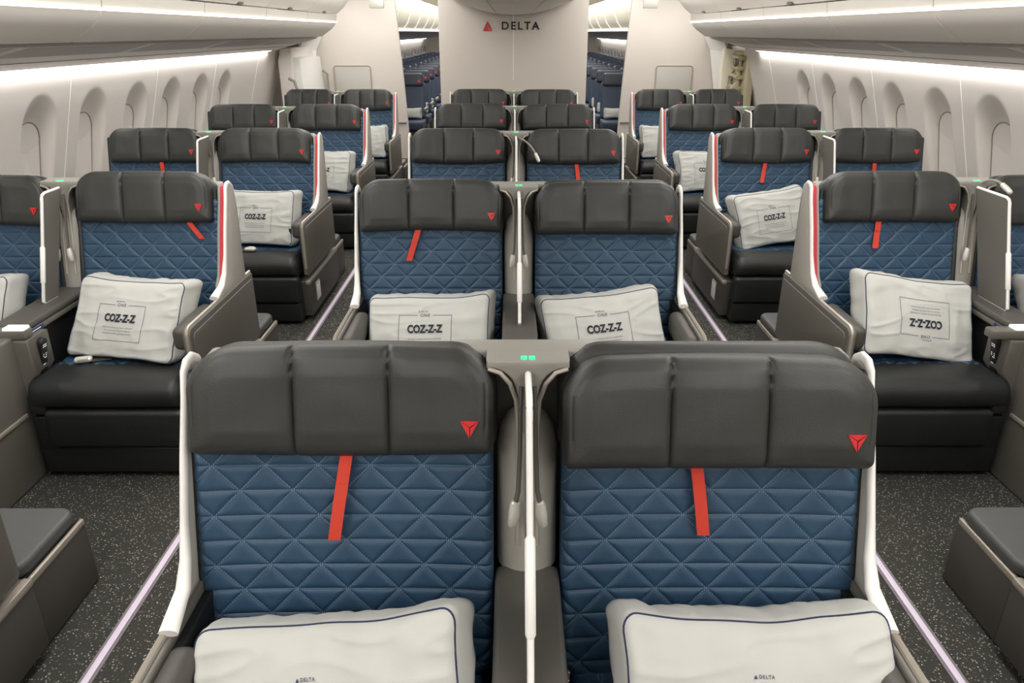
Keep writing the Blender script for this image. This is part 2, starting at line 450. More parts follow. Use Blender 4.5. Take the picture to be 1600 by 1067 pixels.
def widget(m_name, size, th=.004, up=True):
    """four-sided pyramid seen from above, as the triangular emblem: two wings and a base"""
    k = 1 if up else -1; bm = bmesh.new()
    tris = [[(-.5, -.45), (0, .5), (-.02, -.08)], [(0, .5), (.5, -.45), (.06, -.08 + .0)], [(-.5, -.45), (-.03, -.14), (.16, -.45)], [(.03, -.14), (.46, -.45), (.25, -.45)]]
    if not up: tris = [[(-.5, -.45), (0, .5), (0, -.1)], [(.04, .43), (.5, -.45), (.05, -.06)], [(-.46, -.45), (.02, -.14), (.46, -.45)]]
    for i, t in enumerate(tris):
        A = [bm.verts.new((x * size, -th - .001 * i * 0, k * z * size)) for x, z in t]
        B = [bm.verts.new((x * size, 0, k * z * size)) for x, z in t]
        bm.faces.new(A); bm.faces.new(B[::-1])
        for j in range(3): bm.faces.new((A[j], B[j], B[(j + 1) % 3], A[(j + 1) % 3]))
    return bm_mesh(m_name, bm, 'red', 10)
obj('triangle_emblem', widget('logo', .118, .006), sign, (-.300, 0, .0))

# side dividers with a curved aisle edge
def divider(s):
    inner = []
    for q in range(15):
        z = 2.2 * q / 14
        inner.append((1.325 + .11 * max(0, (z - .3) / 1.9) ** 1.35, z))
    outer = [(2.62, 2.2), (2.62, 0)]
    pts = [(s * x, z) for x, z in inner + outer]
    nm = 'wall_rear_left' if s < 0 else 'wall_rear_right'
    w_ = struct(obj(nm, prism(nm, pts, YD - .05, YD, 'wall2', 'y', .012, 3)))
    struct(obj('baseboard_rear_left' if s < 0 else 'baseboard_rear_right', box('kick', (min(s * 1.34, s * 2.6), max(s * 1.34, s * 2.6), YD - .062, YD - .05, 0.0, .10), 'kick', .002)))
    t = thing('fold_down_panel', 'beige rounded wall panel on the %s rear divider' % ('left' if s < 0 else 'right'), 'wall panel', (s * 1.985, YD - .052, .75))
    obj('panel', prism('fp', rrect(-.22, .22, 0, .46, .03), -.012, 0, 'beige', 'y', .003), t)
    bm = bmesh.new(); add_tube(bm, [(x, -.011, z) for x, z in rrect(-.225, .225, -.005, .465, .032)], .006, 6, closed=True)
    obj('frame', bm_mesh('fpf', bm, 'trim'), t)
    r = obj('grab_rail', tube('rail', [(s * 1.35, YD - .065, .545), (s * 1.65, YD - .065, .545), (s * 1.9, YD - .065, .545)], .011, 'taupe', 8))
    tag(r, 'slim horizontal rail low on the %s rear divider' % ('left' if s < 0 else 'right'), 'rail')
    e = thing('hanging_sign', 'grey sign housing hanging from the ceiling over the %s aisle' % ('left' if s < 0 else 'right'), 'sign', (s * 1.57, 9.3, 1.85))
    obj('housing', prism('ex', rrect(-.085, .085, 0, .2, .02), -.02, .02, 'taupe', 'y', .004), e)
    obj('bracket', box('exb', (-.02, .02, -.012, .012, .19, .46), 'psud', .002), e)
divider(-1); divider(1)

# left cabin door with slide bustle, its frame
dl = struct(obj('door_1', None, None, (-2.5, 9.2, 0)))
obj('door_panel', prism('door', [(-.10, 0), (.06, 0), (.06, 1.44), (-.06, 1.44), (-.10, 1.3)], -.50, .52, 'wall', 'y', .02, 3), dl)
obj('slide_cover', prism('bustle', [(.0, .05), (.16, .05), (.17, .9), (.14, 1.33), (.0, 1.35)], -.44, .48, 'white', 'y', .03, 4), dl)
bm = bmesh.new(); add_tube(bm, [(.10, -.60, .78), (.11, -.60, 1.02), (.09, -.60, 1.10), (.03, -.60, 1.13)], .016, 8)
obj('door_handle', bm_mesh('dh', bm, 'taupe'), dl)
bm = bmesh.new(); add_tube(bm, [(.18, .40, .9), (.22, .42, .95), (.22, .42, 1.13), (.17, .40, 1.17)], .014, 8)
obj('door_handle', bm_mesh('dh2', bm, 'taupe'), dl)
obj('warning_mark', prism('wm', arcpts(0, 0, .03, 0, 350, 16), -.006, 0, 'red_line', 'y'), dl, (-.02, -.06, 1.385))
# lining pieces round the doors
for s in (-1, 1):
    nm = 'wall_left_rear' if s < 0 else 'wall_right_rear'
    zs = [0, .3, .6, .9, 1.1, 1.25, 1.42]
    V = []; F = []
    ys = [YC, 8.5, YC + .13]
    ys = [YC, 8.95] if s > 0 else [YC, 8.92]
    for y in ys:
        for z in zs: V.append((s * wall_x(z), y, z))
    # returns outward into the door recess
    for z in zs: V.append((s * (wall_x(z) + .05), ys[-1] + .04, z))
    k = len(zs)
    for i in range(2):
        for j in range(k - 1):
            a = i * k + j; f = (a, a + 1, a + k + 1, a + k); F.append(f if s > 0 else f[::-1])
    struct(obj(nm, mesh_of(nm, V, F, 'wall', True)))
    struct(obj('wall_left_outer' if s < 0 else 'wall_right_outer', box('ow', (min(s * 2.84, s * 2.88), max(s * 2.84, s * 2.88), 8.5, YD, 0, 1.9), 'wall2', 0)))
    # slanted frame lining just in front of the divider
    V = [(s * 2.28, YD - .06, 1.62), (s * 2.40, YD - .06, 1.40), (s * 2.50, YD - .06, .9), (s * 2.5, YD - .06, 0),
         (s * 2.45, YD - .30, 1.60), (s * 2.56, YD - .30, 1.38), (s * 2.64, YD - .30, .9), (s * 2.64, YD - .3, 0)]
    F = [(0, 1, 5, 4), (1, 2, 6, 5), (2, 3, 7, 6)]
    struct(obj('trim_%d' % (40 + s), mesh_of('frame', V, F if s > 0 else [f[::-1] for f in F], 'white', False)))
    # sloping head lining above the door opening
    V = [(s * 2.08, 8.5, 1.55), (s * 2.60, 8.5, 1.43), (s * 2.34, YD - .05, 1.575), (s * 2.62, YD - .05, 1.50)]
    struct(obj('trim_%d' % (50 + s), mesh_of('head', V, [(0, 1, 3, 2)], 'psu', False)))
# right door: open frame with the hinge mechanism showing
dr = struct(obj('door_2', None, None, (2.62, 9.33, 0)))
obj('door_panel', prism('door', [(-.02, 0), (.16, 0), (.16, 1.44), (.0, 1.44), (-.02, 1.3)], .18, .60, 'wall', 'y', .02, 3), dr)
obj('frame_lining', prism('fl', [(-.10, .0), (.0, 0), (.0, 1.40), (-.12, 1.43), (-.14, 1.2)], .05, .18, 'frost', 'y', .015, 2), dr)
bm = bmesh.new()
add_box(bm, .0, .10, -.46, .05, .3, 1.40, .01)
add_tube(bm, [(-.03, -.30, .7), (-.03, -.30, 1.36)], .03, 10)
for z in (.85, 1.0, 1.12, 1.22, 1.33):
    add_tube(bm, [(-.06, -.40, z), (-.06, -.10, z + .015)], .024, 10)
    add_box(bm, -.06, .02, -.36, -.22, z - .03, z + .02, .006)
add_tube(bm, [(-.05, -.1, .8), (-.09, -.02, .95), (-.06, .0, 1.1), (-.02, -.1, 1.2)], .014, 8)
obj('hinge_mechanism', bm_mesh('mech', bm, 'mech'), dr)
bm = bmesh.new()
add_tube(bm, [(-.075, -.30, 1.28), (-.095, -.30, 1.28)], .045, 16); add_tube(bm, [(-.07, -.2, 1.1), (-.09, -.2, 1.1)], .03, 14); add_tube(bm, [(-.07, -.2, .95), (-.09, -.2, .95)], .035, 14)
obj('pulley', bm_mesh('pul', bm, 'panel'), dr)
bm = bmesh.new(); add_tube(bm, [(-.04, -.42, .78), (-.12, -.40, .85), (-.14, -.38, .98), (-.08, -.40, 1.06)], .013, 8)
obj('door_handle', bm_mesh('dh3', bm, 'beige'), dr)

# floor path light strips
for s in (-1, 1):
    t = thing('floor_light_strip', 'pale floor path strip along the %s aisle carpet' % ('left' if s < 0 else 'right'), 'floor strip', (s * 1.167, 4.2, 0))
    obj('strip', box('fs', (-.0095, .0095, -5.5, 5.5, .0, .006), 'strip', .001), t)
    obj('channel', box('fc', (-.027, .027, -5.5, 5.5, -.001, .0035), 'stripedge', .001), t) if 0 else None
    for k in (-1, 1):
        obj('edge_rail', box('fe', (k * .0145 - .0045, k * .0145 + .0045, -5.5, 5.5, 0, .004), 'stripedge', .001), t)

# ------------------------------------------------------------------ business seats (facing the camera, i.e. towards -y)
LEAN = math.radians(15)
cacheM = {}
def cached(key, fn):
    if key not in cacheM: cacheM[key] = fn()
    return cacheM[key]
def seam(d, wd, a): return -a * math.exp(-(d / wd) ** 2)
def head_mesh(seed):
    W, H = .575, .205
    def disp(x, z, e):
        v = 0
        for sx_ in (-.090, .090): v += seam(x - sx_, .0035, .0075) + .006 * 0
        # padding swells between the seams
        u = abs(((x + .090 * 3) / .180) % 1 - .5) * 2
        v += .010 * (1 - u ** 4) * min(e / .05, 1)
        v += seam(e - .015, .0018, .0028) * min(max((z - .03) / .03, 0), 1)
        v += .0022 * noise.noise(Vector((x * 9 + seed * 7, z * 14, seed))) * min(e / .03, 1)
        v += .0005 * noise.noise(Vector((x * 40 + seed, z * 10, 3)))
        return v
    def post(x, y, z):
        # shallow forward-curving ears and a slightly sagging lower edge
        y -= .018 * (abs(x) / .28) ** 3
        z += (-.006 + .010 * (abs(x) / .28) ** 2) * (1 - z / H) * math.sin(seed * 1.7 + 1) + .006 * (1 - (x / .28) ** 2) * (z / H)
        return x, y, z
    return cushion('headrest', W, H, .085, 'leather', .085, .018, .028, 84, 30, disp, 0, post, 60, 16)
def quilt_disp(x, z, e):
    d1 = abs(((x + z) / QP + 100.5) % 1 - .5) * QP * .707
    d2 = abs(((x - z) / QP + 100.5) % 1 - .5) * QP * .707
    d3 = abs((z / (QP / 2) + 100.5) % 1 - .5) * QP / 2
    dm = min(d1, d2, d3)
    g = 1 - math.exp(-(dm / .0028) ** 1.4)
    return .0030 * g + .0016 * min(dm / .012, 1) - .003
def back_mesh():
    def post(x, y, z): return x, y - .012 * (abs(x) / .27) ** 4, z
    return cushion('backrest', .582, .60, .07, 'quilt', .02, .075, .02, 176, 190, quilt_disp, 0, post, 60, 24)
def smooth_pad(name, w, h, t, m, rt=.04, rb=.03, er=.025, amp=.002, **k):
    return cushion(name, w, h, t, m, rt, rb, er, 30, 16, lambda x, z, e: amp * noise.noise(Vector((x * 8, z * 8, w))) + .004 * min(e / .06, 1), **k)
def wing_profile():
    f = [(.030, 1.0), (.012, .95), (-.035, .85), (-.08, .74), (-.112, .67), (-.15, .63), (-.235, .606)]
    b = [(-.235, .592), (.10, .592), (.10, .97)]
    top = arcpts(.05, .968, .05, 0, 90, 4)
    return f, b, top
def wing_panel_mesh(s):
    f, b, top = wing_profile()
    pts = [(y + .006, z) for y, z in f] + b + top
    return prism('wing', pts, s * .300, s * .313, 'beige', 'x', .005, 2)
def wing_edge_mesh(s):
    f, b, top = wing_profile()
    path = [(s * .3055, y, z) for y, z in [(.103, .95), (.102, .975), (.090, 1.000), (.068, 1.014), (.045, 1.013)] + f]
    bm = bmesh.new()
    n = 10; rings = []
    for i, p in enumerate(path):
        t = Vector(path[min(i + 1, len(path) - 1)]) - Vector(path[max(i - 1, 0)]); t.normalize()
        nrm = Vector((0, t.z, -t.y)) if True else None
        grow = 1 + 1.5 * max(0, (i - 8) / (len(path) - 9))
        rx, rn = .0075 * grow, .011; off = -(s * .0075 * (grow - 1)); i0 = i
        rings.append([bm.verts.new(Vector(p) + Vector((off + rx * math.cos(a), 0, 0)) + nrm * (rn * math.sin(a))) for a in [2 * PI * j / n for j in range(n)]])
    for i in range(len(rings) - 1):
        for j in range(n): bm.faces.new((rings[i][j], rings[i][(j + 1) % n], rings[i + 1][(j + 1) % n], rings[i + 1][j]))
    bm.faces.new(rings[0][::-1]); bm.faces.new(rings[-1])
    return bm_mesh('wing_edge', bm, 'white', 50)
def stripe_mesh(s, x, dx, mname, off):
    f, b, top = wing_profile()
    p = [(y, z) for y, z in f[:6]]
    p = [(.040, 1.008)] + p
    V = []; F = []
    for y, z in p:
        V += [(s * (x - dx), y + off - .012, z), (s * (x + dx), y + off - .012, z), (s * (x + dx), y + off + .03, z), (s * (x - dx), y + off + .03, z)]
    for i in range(len(p) - 1):
        for j in range(4):
            a = i * 4 + j; b_ = i * 4 + (j + 1) % 4; F.append((a, b_, b_ + 4, a + 4))
    F += [(0, 1, 2, 3), tuple(len(V) - 1 - q for q in range(4))]
    bm = bmesh.new(); vs = [bm.verts.new(v) for v in V]; [bm.faces.new([vs[i] for i in f_]) for f_ in F]
    return bm_mesh('stripe', bm, mname)
def arm_panel_mesh(s):
    pts = arcpts(-.52, .565, .03, 180, 90, 5) + [(.155, .595), (.165, .585), (.165, .30), (.15, .285), (-.54, .285), (-.55, .295)]
    return prism('arm_panel', pts, s * .288, s * .318, 'panel', 'x', .006, 3)
def arm_inset_mesh(s):
    pts = arcpts(-.50, .545, .025, 180, 90, 5) + [(.14, .57), (.14, .31), (-.525, .31)]
    return prism('arm_inset', pts, s * .316, s * .3215, 'panel', 'x', .003, 2)
def arm_trim_mesh(s):
    bm = bmesh.new(); add_tube(bm, [(s * .306, .16, .597), (s * .306, -.52, .597)] + [(s * .306, y, z) for y, z in arcpts(-.52, .567, .030, 90, 180, 5)] + [(s * .306, -.552, .50), (s * .306, -.552, .33)], .0075, 8)
    return bm_mesh('arm_trim', bm, 'trim')
def arm_pad_mesh(s):
    bm = bmesh.new(); add_box(bm, min(s * .236, s * .294), max(s * .236, s * .294), -.53, -.235, .50, .590, .024, 5)
    return bm_mesh('arm_pad', bm, 'armpad')
def arm_inner_mesh(s):
    return box('arm_inner', (min(s * .27, s * .29), max(s * .27, s * .29), -.50, .12, .30, .58), 'black', .004)
def low_box_mesh(s, y1=.20):
    return prism('low_box', [(-.545, .245), (-.535, .25), (y1, .25), (y1, .03), (-.52, .03)], s * .225, s * .312, 'panel_dark', 'x', .005, 2)
def low_trim_mesh(s):
    bm = bmesh.new(); add_box(bm, min(s * .29, s * .3165), max(s * .29, s * .3165), -.55, .20, .232, .256, .006, 2)
    return bm_mesh('low_trim', bm, 'trim')
def handle_mesh(s):
    return prism('handle', [(y, z) for y, z in rrect(-.42, -.32, .085, .20, .014)], s * .311, s * .3165, 'silver', 'x', .003)
def handle_cup_mesh(s):
    return prism('cup', [(y, z) for y, z in rrect(-.41, -.33, .095, .19, .010)], s * .3150, s * .3172, 'white', 'x', .001)
def apron_mesh():
    # front roll of the seat cushion in black leather, wraps over the front edge
    def disp(x, z, e): return .0025 * noise.noise(Vector((x * 7, z * 9, 5)))
    pr = [(-.40, .405), (-.50, .408)] + [(-.56 + .06 * math.cos(math.radians(a)), .348 + .06 * math.sin(math.radians(a))) for a in range(90, 181, 15)] + [(-.618, .32), (-.60, .30), (-.40, .30)]
    V = []; F = []; xs_ = [-.285 + .57 * i / 40 for i in range(41)]
    for i, x in enumerate(xs_):
        e = min(i, 40 - i) / 40 * .57
        k = 1 if e >= .035 else math.sqrt(max(1 - ((.035 - e) / .035) ** 2, 0))
        for y, z in pr:
            dy = (y + .40) * (1 - .10 * (1 - k)); dz = (z - .30)
            V.append((x, -.40 + dy + .002 * noise.noise(Vector((x * 9, y * 9, 1))), .30 + dz * (.78 + .22 * k) + .0035 * noise.noise(Vector((x * 6, y * 6, 2)))))
    m = len(pr)
    for i in range(40):
        for j in range(m):
            a = i * m + j; b_ = i * m + (j + 1) % m; F.append((a, b_, b_ + m, a + m))
    F += [tuple(range(m - 1, -1, -1)), tuple(40 * m + q for q in range(m))]
    bm = bmesh.new(); vs = [bm.verts.new(v) for v in V]; [bm.faces.new([vs[i] for i in f_]) for f_ in F]
    return bm_mesh('apron', bm, 'leather_dark', 50)
def cushion_mesh():
    me = cushion('seat_cushion', .53, .34, .10, 'quilt', .02, .02, .02, 90, 60, quilt_disp, 0, lambda x, y, z: (x, z - .45, -y + .305), 60)
    return me
def legrest_mesh():
    def disp(x, z, e): return .006 * min(e / .05, 1) + .001 * noise.noise(Vector((x * 9, z * 9, 8)))
    return cushion('leg_rest', .52, .155, .05, 'leather_dark', .02, .02, .016, 30, 14, disp)
def base_mesh(s):
    # s = aisle side; the step on the console side sits at -s
    bm = bmesh.new()
    add_box(bm, -.285, .285, -.605, -.12, .02, .135, .010)
    add_box(bm, min(-s * .285, -s * .225), max(-s * .285, -s * .225), -.605, -.2, .12, .265, .008)
    add_box(bm, -.25, .25, -.56, -.12, .10, .31, .005)
    return bm_mesh('base', bm, 'leather_dark')
def apron_drop_mesh(s):
    bm = bmesh.new(); add_box(bm, min(-s * .285, -s * .222), max(-s * .285, -s * .222), -.615, -.40, .272, .36, .018, 4)
    return bm_mesh('apron_drop', bm, 'leather_dark')
def shell_mesh(s):
    pts = [(-.12, .12), (.0, .62), (.055, .98), (.085, 1.012), (.12, 1.012), (.14, .98), (.145, .60), (.15, .12)]
    return prism('shell', pts, -s * .225, s * .290, 'taupe', 'x', .015, 3)
def back_pad_mesh():
    return smooth_pad('back_pad', .585, .205, .045, 'leather', .09, .02, .022)
def bolster_mesh():
    bm = bmesh.new(); add_box(bm, -.010, .010, -.045, .0, -.02, .56, .012, 3)
    return bm_mesh('bolster', bm, 'leather_dark')
def strap_mesh(L, bend, seed):
    V = []; F = []; n = 14
    for i in range(n + 1):
        t = i / n; z = -L * t
        x = bend * t; y = -.004 - .006 * math.sin(t * 3 + seed) * t - .002
        for dx, dy in ((-.012, 0), (.012, 0), (.012, .0022), (-.012, .0022)): V.append((x + dx, y + dy, z))
    for i in range(n):
        for j in range(4):
            a = i * 4 + j; b_ = i * 4 + (j + 1) % 4; F.append((a, b_, b_ + 4, a + 4))
    F += [(3, 2, 1, 0), (n * 4, n * 4 + 1, n * 4 + 2, n * 4 + 3)]
    bm = bmesh.new(); vs = [bm.verts.new(v) for v in V]; [bm.faces.new([vs[i] for i in f_]) for f_ in F]
    add_box(bm, -.0121 + bend * .35, .0121 + bend * .35, -.009, -.005, -L * .36, -L * .345, 0)
    return bm_mesh('strap', bm, 'strap')
def buckle_mesh():
    bm = bmesh.new(); add_box(bm, -.032, .032, -.018, .018, 0, .018, .008, 3); add_box(bm, -.018, .018, -.020, -.012, .010, .020, .002)
    return bm_mesh('buckle', bm, 'lamphead')
def web_mesh():
    bm = bmesh.new(); add_box(bm, -.022, .10, -.015, .020, -.002, .004, .001); return bm_mesh('web', bm, 'panel_dark')

HB = .838
def back_pt(z): return -(1.05 - z) * math.tan(LEAN)
def emblem_pos(me):
    x0, z0 = .243, .058
    ys = [v.co.y for v in me.vertices if abs(v.co.x - x0) < .02 and abs(v.co.z - z0) < .02]
    return (x0, min(ys) + .0005, z0)
def seat(label, x, y0, side, aisle=True, hz=0, hy=0, strap=None, seed=0, buckle=None, sx=1.0, hs=1.0, full=True):
    """side = +1 when the aisle is towards +x"""
    t = thing('business_seat', label, 'airline seat', (x, y0, 0), 0, None)
    s = side
    if sx != 1: t.scale = (sx, 1, 1)
    obj('back_shell', cached(('shell', s), lambda: shell_mesh(s)), t)
    r = (-LEAN, 0, 0)
    obj('upper_back_pad', cached('bp', back_pad_mesh), t, (0, back_pt(.842) + .088, .842), r)
    b = obj('backrest', cached('back', back_mesh), t, (s * .006, back_pt(.40) + .105, .36), r)
    side_block = abs(x) > 1; wo = (s * .020 if side_block else 0, 0, 0)
    for k in (-1, 1):
        if k != s and not side_block: continue
        bo = obj('side_bolster', cached('bol', bolster_mesh), t, (k * .296, back_pt(.45) + .085, .45), r)
        if side_block: bo.scale = (1.4, 1, 1)
    hm = cached(('head', seed % 5), lambda: head_mesh(seed % 5))
    h = obj('headrest', hm, t, (0, back_pt(HB + hz) + .088 + hy, HB + hz), r)
    h.scale = (hs * (.965 if side_block else 1), 1, 1)
    obj('emblem', cached('emb', lambda: widget('emblem', .034, .002, False)), h, emblem_pos(hm), (0, 0, math.radians(-3)))['label'] = 'red triangular emblem'
    if strap:
        sxp, L, bend = strap
        o = obj('pull_strap', strap_mesh(L, bend, seed), t, (sxp, back_pt(.85 + hz) + .030, .86 + hz), r); o['label'] = 'red fabric strap'
    obj('seat_cushion', cached('cush', cushion_mesh), t)
    ap = obj('front_apron', cached('apron', apron_mesh), t)
    obj('leg_rest', cached('leg', legrest_mesh), t, (s * .03, -.575, .142))
    obj('base', cached(('base', s), lambda: base_mesh(s)), t)
    obj('apron_corner', cached(('ad', s), lambda: apron_drop_mesh(s)), ap)
    if aisle:
        stripes = abs(x) > 1
        w = obj('side_wing', cached(('wing', s), lambda: wing_panel_mesh(s)), t, wo)
        obj('wing_edge', cached(('we', s), lambda: wing_edge_mesh(s)), w)['label'] = 'white rounded edge'
        if stripes: obj('red_stripe', cached(('rs', s), lambda: stripe_mesh(s, .2925, .0065, 'red_line', .004)), w)['label'] = 'thin red stripe'
        if stripes: obj('grey_stripe', cached(('gs', s), lambda: stripe_mesh(s, .2815, .0045, 'taupe', .002)), w)
        a = obj('armrest', cached(('ap', s), lambda: arm_pad_mesh(s)), t, wo)
        p = obj('arm_panel', cached(('apn', s), lambda: arm_panel_mesh(s)), t, wo)
        obj('panel_inset', cached(('api', s), lambda: arm_inset_mesh(s)), p)
        obj('panel_trim', cached(('apt', s), lambda: arm_trim_mesh(s)), p)
        obj('inner_panel', cached(('ain', s), lambda: arm_inner_mesh(s)), p)
        lb = obj('lower_box', cached(('lb', s), lambda: low_box_mesh(s)), t, wo)
        obj('box_trim', cached(('lt', s), lambda: low_trim_mesh(s)), lb)
        obj('release_handle', cached(('hd', s), lambda: handle_mesh(s)), lb)
        obj('handle_cup', cached(('hc', s), lambda: handle_cup_mesh(s)), lb)
    if buckle:
        bk = obj('seatbelt_buckle', cached('buckle', buckle_mesh), t, (buckle[0], buckle[1], .412), (0, 0, math.radians(buckle[2])))
        obj('belt_webbing', cached('web', web_mesh), bk)
    return t

# ---------------- centre console of each pair, with divider and reading lamps
def console_parts():
    d = {}
    bm = bmesh.new()
    add_box(bm, -.046, .046, -.50, .14, .03, .56, .006)
    d['body'] = bm_mesh('console_body', bm, 'panel')
    bm = bmesh.new()
    add_prism(bm, [(-.040, .0), (.040, 0), (.052, .38), (.088, .43), (.090, .56), (-.090, .56), (-.088, .43), (-.052, .38)], -.620, -.49, 'y', .010, 3)
    d['post'] = bm_mesh('console_post', bm, 'panel')
    bm = bmesh.new(); add_box(bm, -.064, .064, -.57, -.06, .575, .605, .012, 3); d['top'] = bm_mesh('console_top', bm, 'armpad')
    bm = bmesh.new(); add_box(bm, -.062, .062, -.57, -.16, .555, .577, .004, 2); d['rim'] = bm_mesh('console_rim', bm, 'panel')
    bm = bmesh.new(); add_box(bm, -.076, .076, -.618, -.572, .580, .604, .006, 2)
    d['strip'] = bm_mesh('console_strip', bm, 'traylight')
    bm = bmesh.new(); add_box(bm, -.083, .083, -.624, -.566, .562, .592, .006, 2)
    d['stripf'] = bm_mesh('strip_frame', bm, 'panel_dark')
    for k in (-1, 1):
        bm = bmesh.new(); add_box(bm, min(k * .0455, k * .0475), max(k * .0455, k * .0475), -.485, -.10, .34, .552, 0); d['cubby_shade%d' % k] = bm_mesh('cubby_shade', bm, 'black')  # flush black plate, paints in the shade of the cubby hollow
    bm = bmesh.new(); add_box(bm, .0, .078, -.612, -.568, .586, .606, .005, 2); d['strip_half'] = bm_mesh('console_strip', bm, 'traylight')
    bm = bmesh.new(); add_box(bm, -.083, .083, -.618, -.564, .562, .597, .008, 2); d['stripf_side'] = bm_mesh('strip_frame', bm, 'panel')
    for k in (-1, 1):
        bm = bmesh.new(); add_box(bm, min(k * .0615, k * .0635), max(k * .0615, k * .0635), -.56, -.42, .558, .573, 0); d['label%d' % k] = bm_mesh('label', bm, 'blue_label')
        bm = bmesh.new(); add_box(bm, min(k * .0615, k * .0642), max(k * .0615, k * .0642), -.55, -.44, .5645, .5668, 0); d['labelw%d' % k] = bm_mesh('label_text', bm, 'icon')
    bm = bmesh.new(); add_box(bm, -.035, .035, -1.28, -.56, .0, .572, .010, 3); d['part'] = bm_mesh('partition', bm, 'panel')
    bm = bmesh.new(); add_box(bm, -.041, .041, -1.27, -.60, .262, .280, .005, 2); d['ledge'] = bm_mesh('ledge', bm, 'trim')
    # upper structure
    pts = arcpts(-.06, .97, .045, 90, 0, 6)
    bm = bmesh.new()
    # T shaped head: shelf + neck
    neck = [(-.078, 1.035), (.078, 1.035), (.078, 1.018), (.075, 1.018)] + [(.022 + .05 * (1 - math.cos(math.radians(a))) , .968 + .05 * math.sin(math.radians(a))) for a in (75, 60, 45, 30, 15, 0)] + [(.013, .88), (-.013, .88)] + [(-.022 - .05 * (1 - math.cos(math.radians(a))), .968 + .05 * math.sin(math.radians(a))) for a in (0, 15, 30, 45, 60, 75)] + [(-.075, 1.018), (-.078, 1.018)]
    add_prism(bm, neck, -.015, .045, 'y', .006, 3)
    add_box(bm, -.15, .15, .042, .10, 1.012, 1.033, .006, 3)
    d['neck'] = bm_mesh('neck', bm, 'taupe')
    bm = bmesh.new(); add_box(bm, -.105, .105, .055, .13, .03, 1.0, .012, 3); d['wall'] = bm_mesh('console_back', bm, 'panel_dark')
    bm = bmesh.new()
    for k in (-1, 1):
        add_tube(bm, [(k * .075, -.017, 1.020), (k * .052, -.018, 1.012), (k * .034, -.018, .99), (k * .022, -.018, .955), (k * .019, -.018, .90), (k * .0185, -.035, .80), (k * .0185, -.07, .66)], .0045, 8)
    d['rails'] = bm_mesh('rails', bm, 'trim')
    # convex column
    V = []; F = []; n = 16
    for i, z in enumerate([.60, .66, .72, .78, .84, .88, .905, .92]):
        k = 1 if z < .84 else math.sqrt(max(1 - ((z - .84) / .082) ** 2, .02))
        for j in range(n + 1):
            a = PI * j / n
            V.append((.060 * k * math.cos(a), (z - .92) * .22 + .04 - .055 * k * math.sin(a), z))
    for i in range(7):
        for j in range(n):
            a = i * (n + 1) + j; F.append((a, a + n + 1, a + n + 2, a + 1))
    d['column'] = mesh_of('column', V, F, 'taupe', True, 60)
    bm = bmesh.new()
    for k in (-1, 1): add_box(bm, k * .0075 - .0055, k * .0075 + .0055, -.008, .004, 1.0345, 1.0375, .001)
    for v in bm.verts: pass
    d['led'] = bm_mesh('led', bm, 'green')
    return d
def lamp_mesh(s):
    bm = bmesh.new(); add_tube(bm, [(s * .012, -.02, .985), (s * .014, -.034, .94), (s * .015, -.055, .86), (s * .018, -.075, .79), (s * .024, -.088, .768)], .0046, 8)
    return bm_mesh('lamp_stem', bm, 'panel_dark')
def lamp_head_mesh(s):
    bm = bmesh.new(); add_tube(bm, [(s * .023, -.086, .773), (s * .024, -.0865, .771), (s * .026, -.0895, .748), (s * .0295, -.093, .725), (s * .030, -.094, .721)], [.007, .0095, .0115, .0095, .006], 12)
    return bm_mesh('lamp_head', bm, 'lamphead')
def lamp_out_mesh(flat=False):
    P0, P1, P2, P3 = (Vector((.012, -.01, 1.022)), Vector((.02, -.02, 1.045)), Vector((.045, -.05, 1.055)), Vector((.055, -.085, 1.035))) if flat else (Vector((.015, -.02, 1.0)), Vector((.05, -.09, 1.005)), Vector((.09, -.14, .98)), Vector((.115, -.165, .93)))
    pts = [P0 * (1 - t) ** 3 + P1 * 3 * t * (1 - t) ** 2 + P2 * 3 * t * t * (1 - t) + P3 * t ** 3 for t in [i / 10 for i in range(11)]]
    bm = bmesh.new(); add_tube(bm, pts, .0058, 8); st = bm_mesh('lamp_stem', bm, 'taupe')
    d = (P3 - P2).normalized()
    bm = bmesh.new(); add_tube(bm, [P3 - d * .004, P3 - d * .002, P3 + d * .025, P3 + d * .05, P3 + d * .054], [.007, .0095, .0115, .0095, .006], 12)
    return st, bm_mesh('lamp_head', bm, 'lamphead')
def divider_meshes(ft, fb):
    # leaning panel between the seats: rear edge near the neck, free edge further forward
    rt, rb_ = -.02, -.20
    top, bot = 1.010, .607
    pts = [(rt, top), (ft + .02, top - .002), (ft + .005, top - .010), (ft, top - .028), (fb, bot + .004), (fb + .006, bot), (rb_, bot)]
    pan = prism('divider', pts, -.0065, .0065, 'panel', 'x', .001, 1)
    bm = bmesh.new()
    path = [(0, rt, top + .001), (0, ft + .03, top), (0, ft + .012, top - .005), (0, ft + .002, top - .018), (0, ft - .003, top - .035), (0, fb - .003, bot + .006), (0, fb + .004, bot - .001), (0, rb_, bot)]
    n = 8; rings = []
    add_tube(bm, path, .0062, 8)
    edge = bm_mesh('divider_edge', bm, 'white', 50)
    a, b = Vector((0, ft - .003, top - .035)), Vector((0, fb - .003, bot + .006))
    bm = bmesh.new(); add_tube(bm, [a.lerp(b, .435), a.lerp(b, .45), a.lerp(b, .80), a.lerp(b, .815)], [.006, .0095, .0095, .006], 10)
    return pan, edge, bm_mesh('divider_grip', bm, 'white', 50)
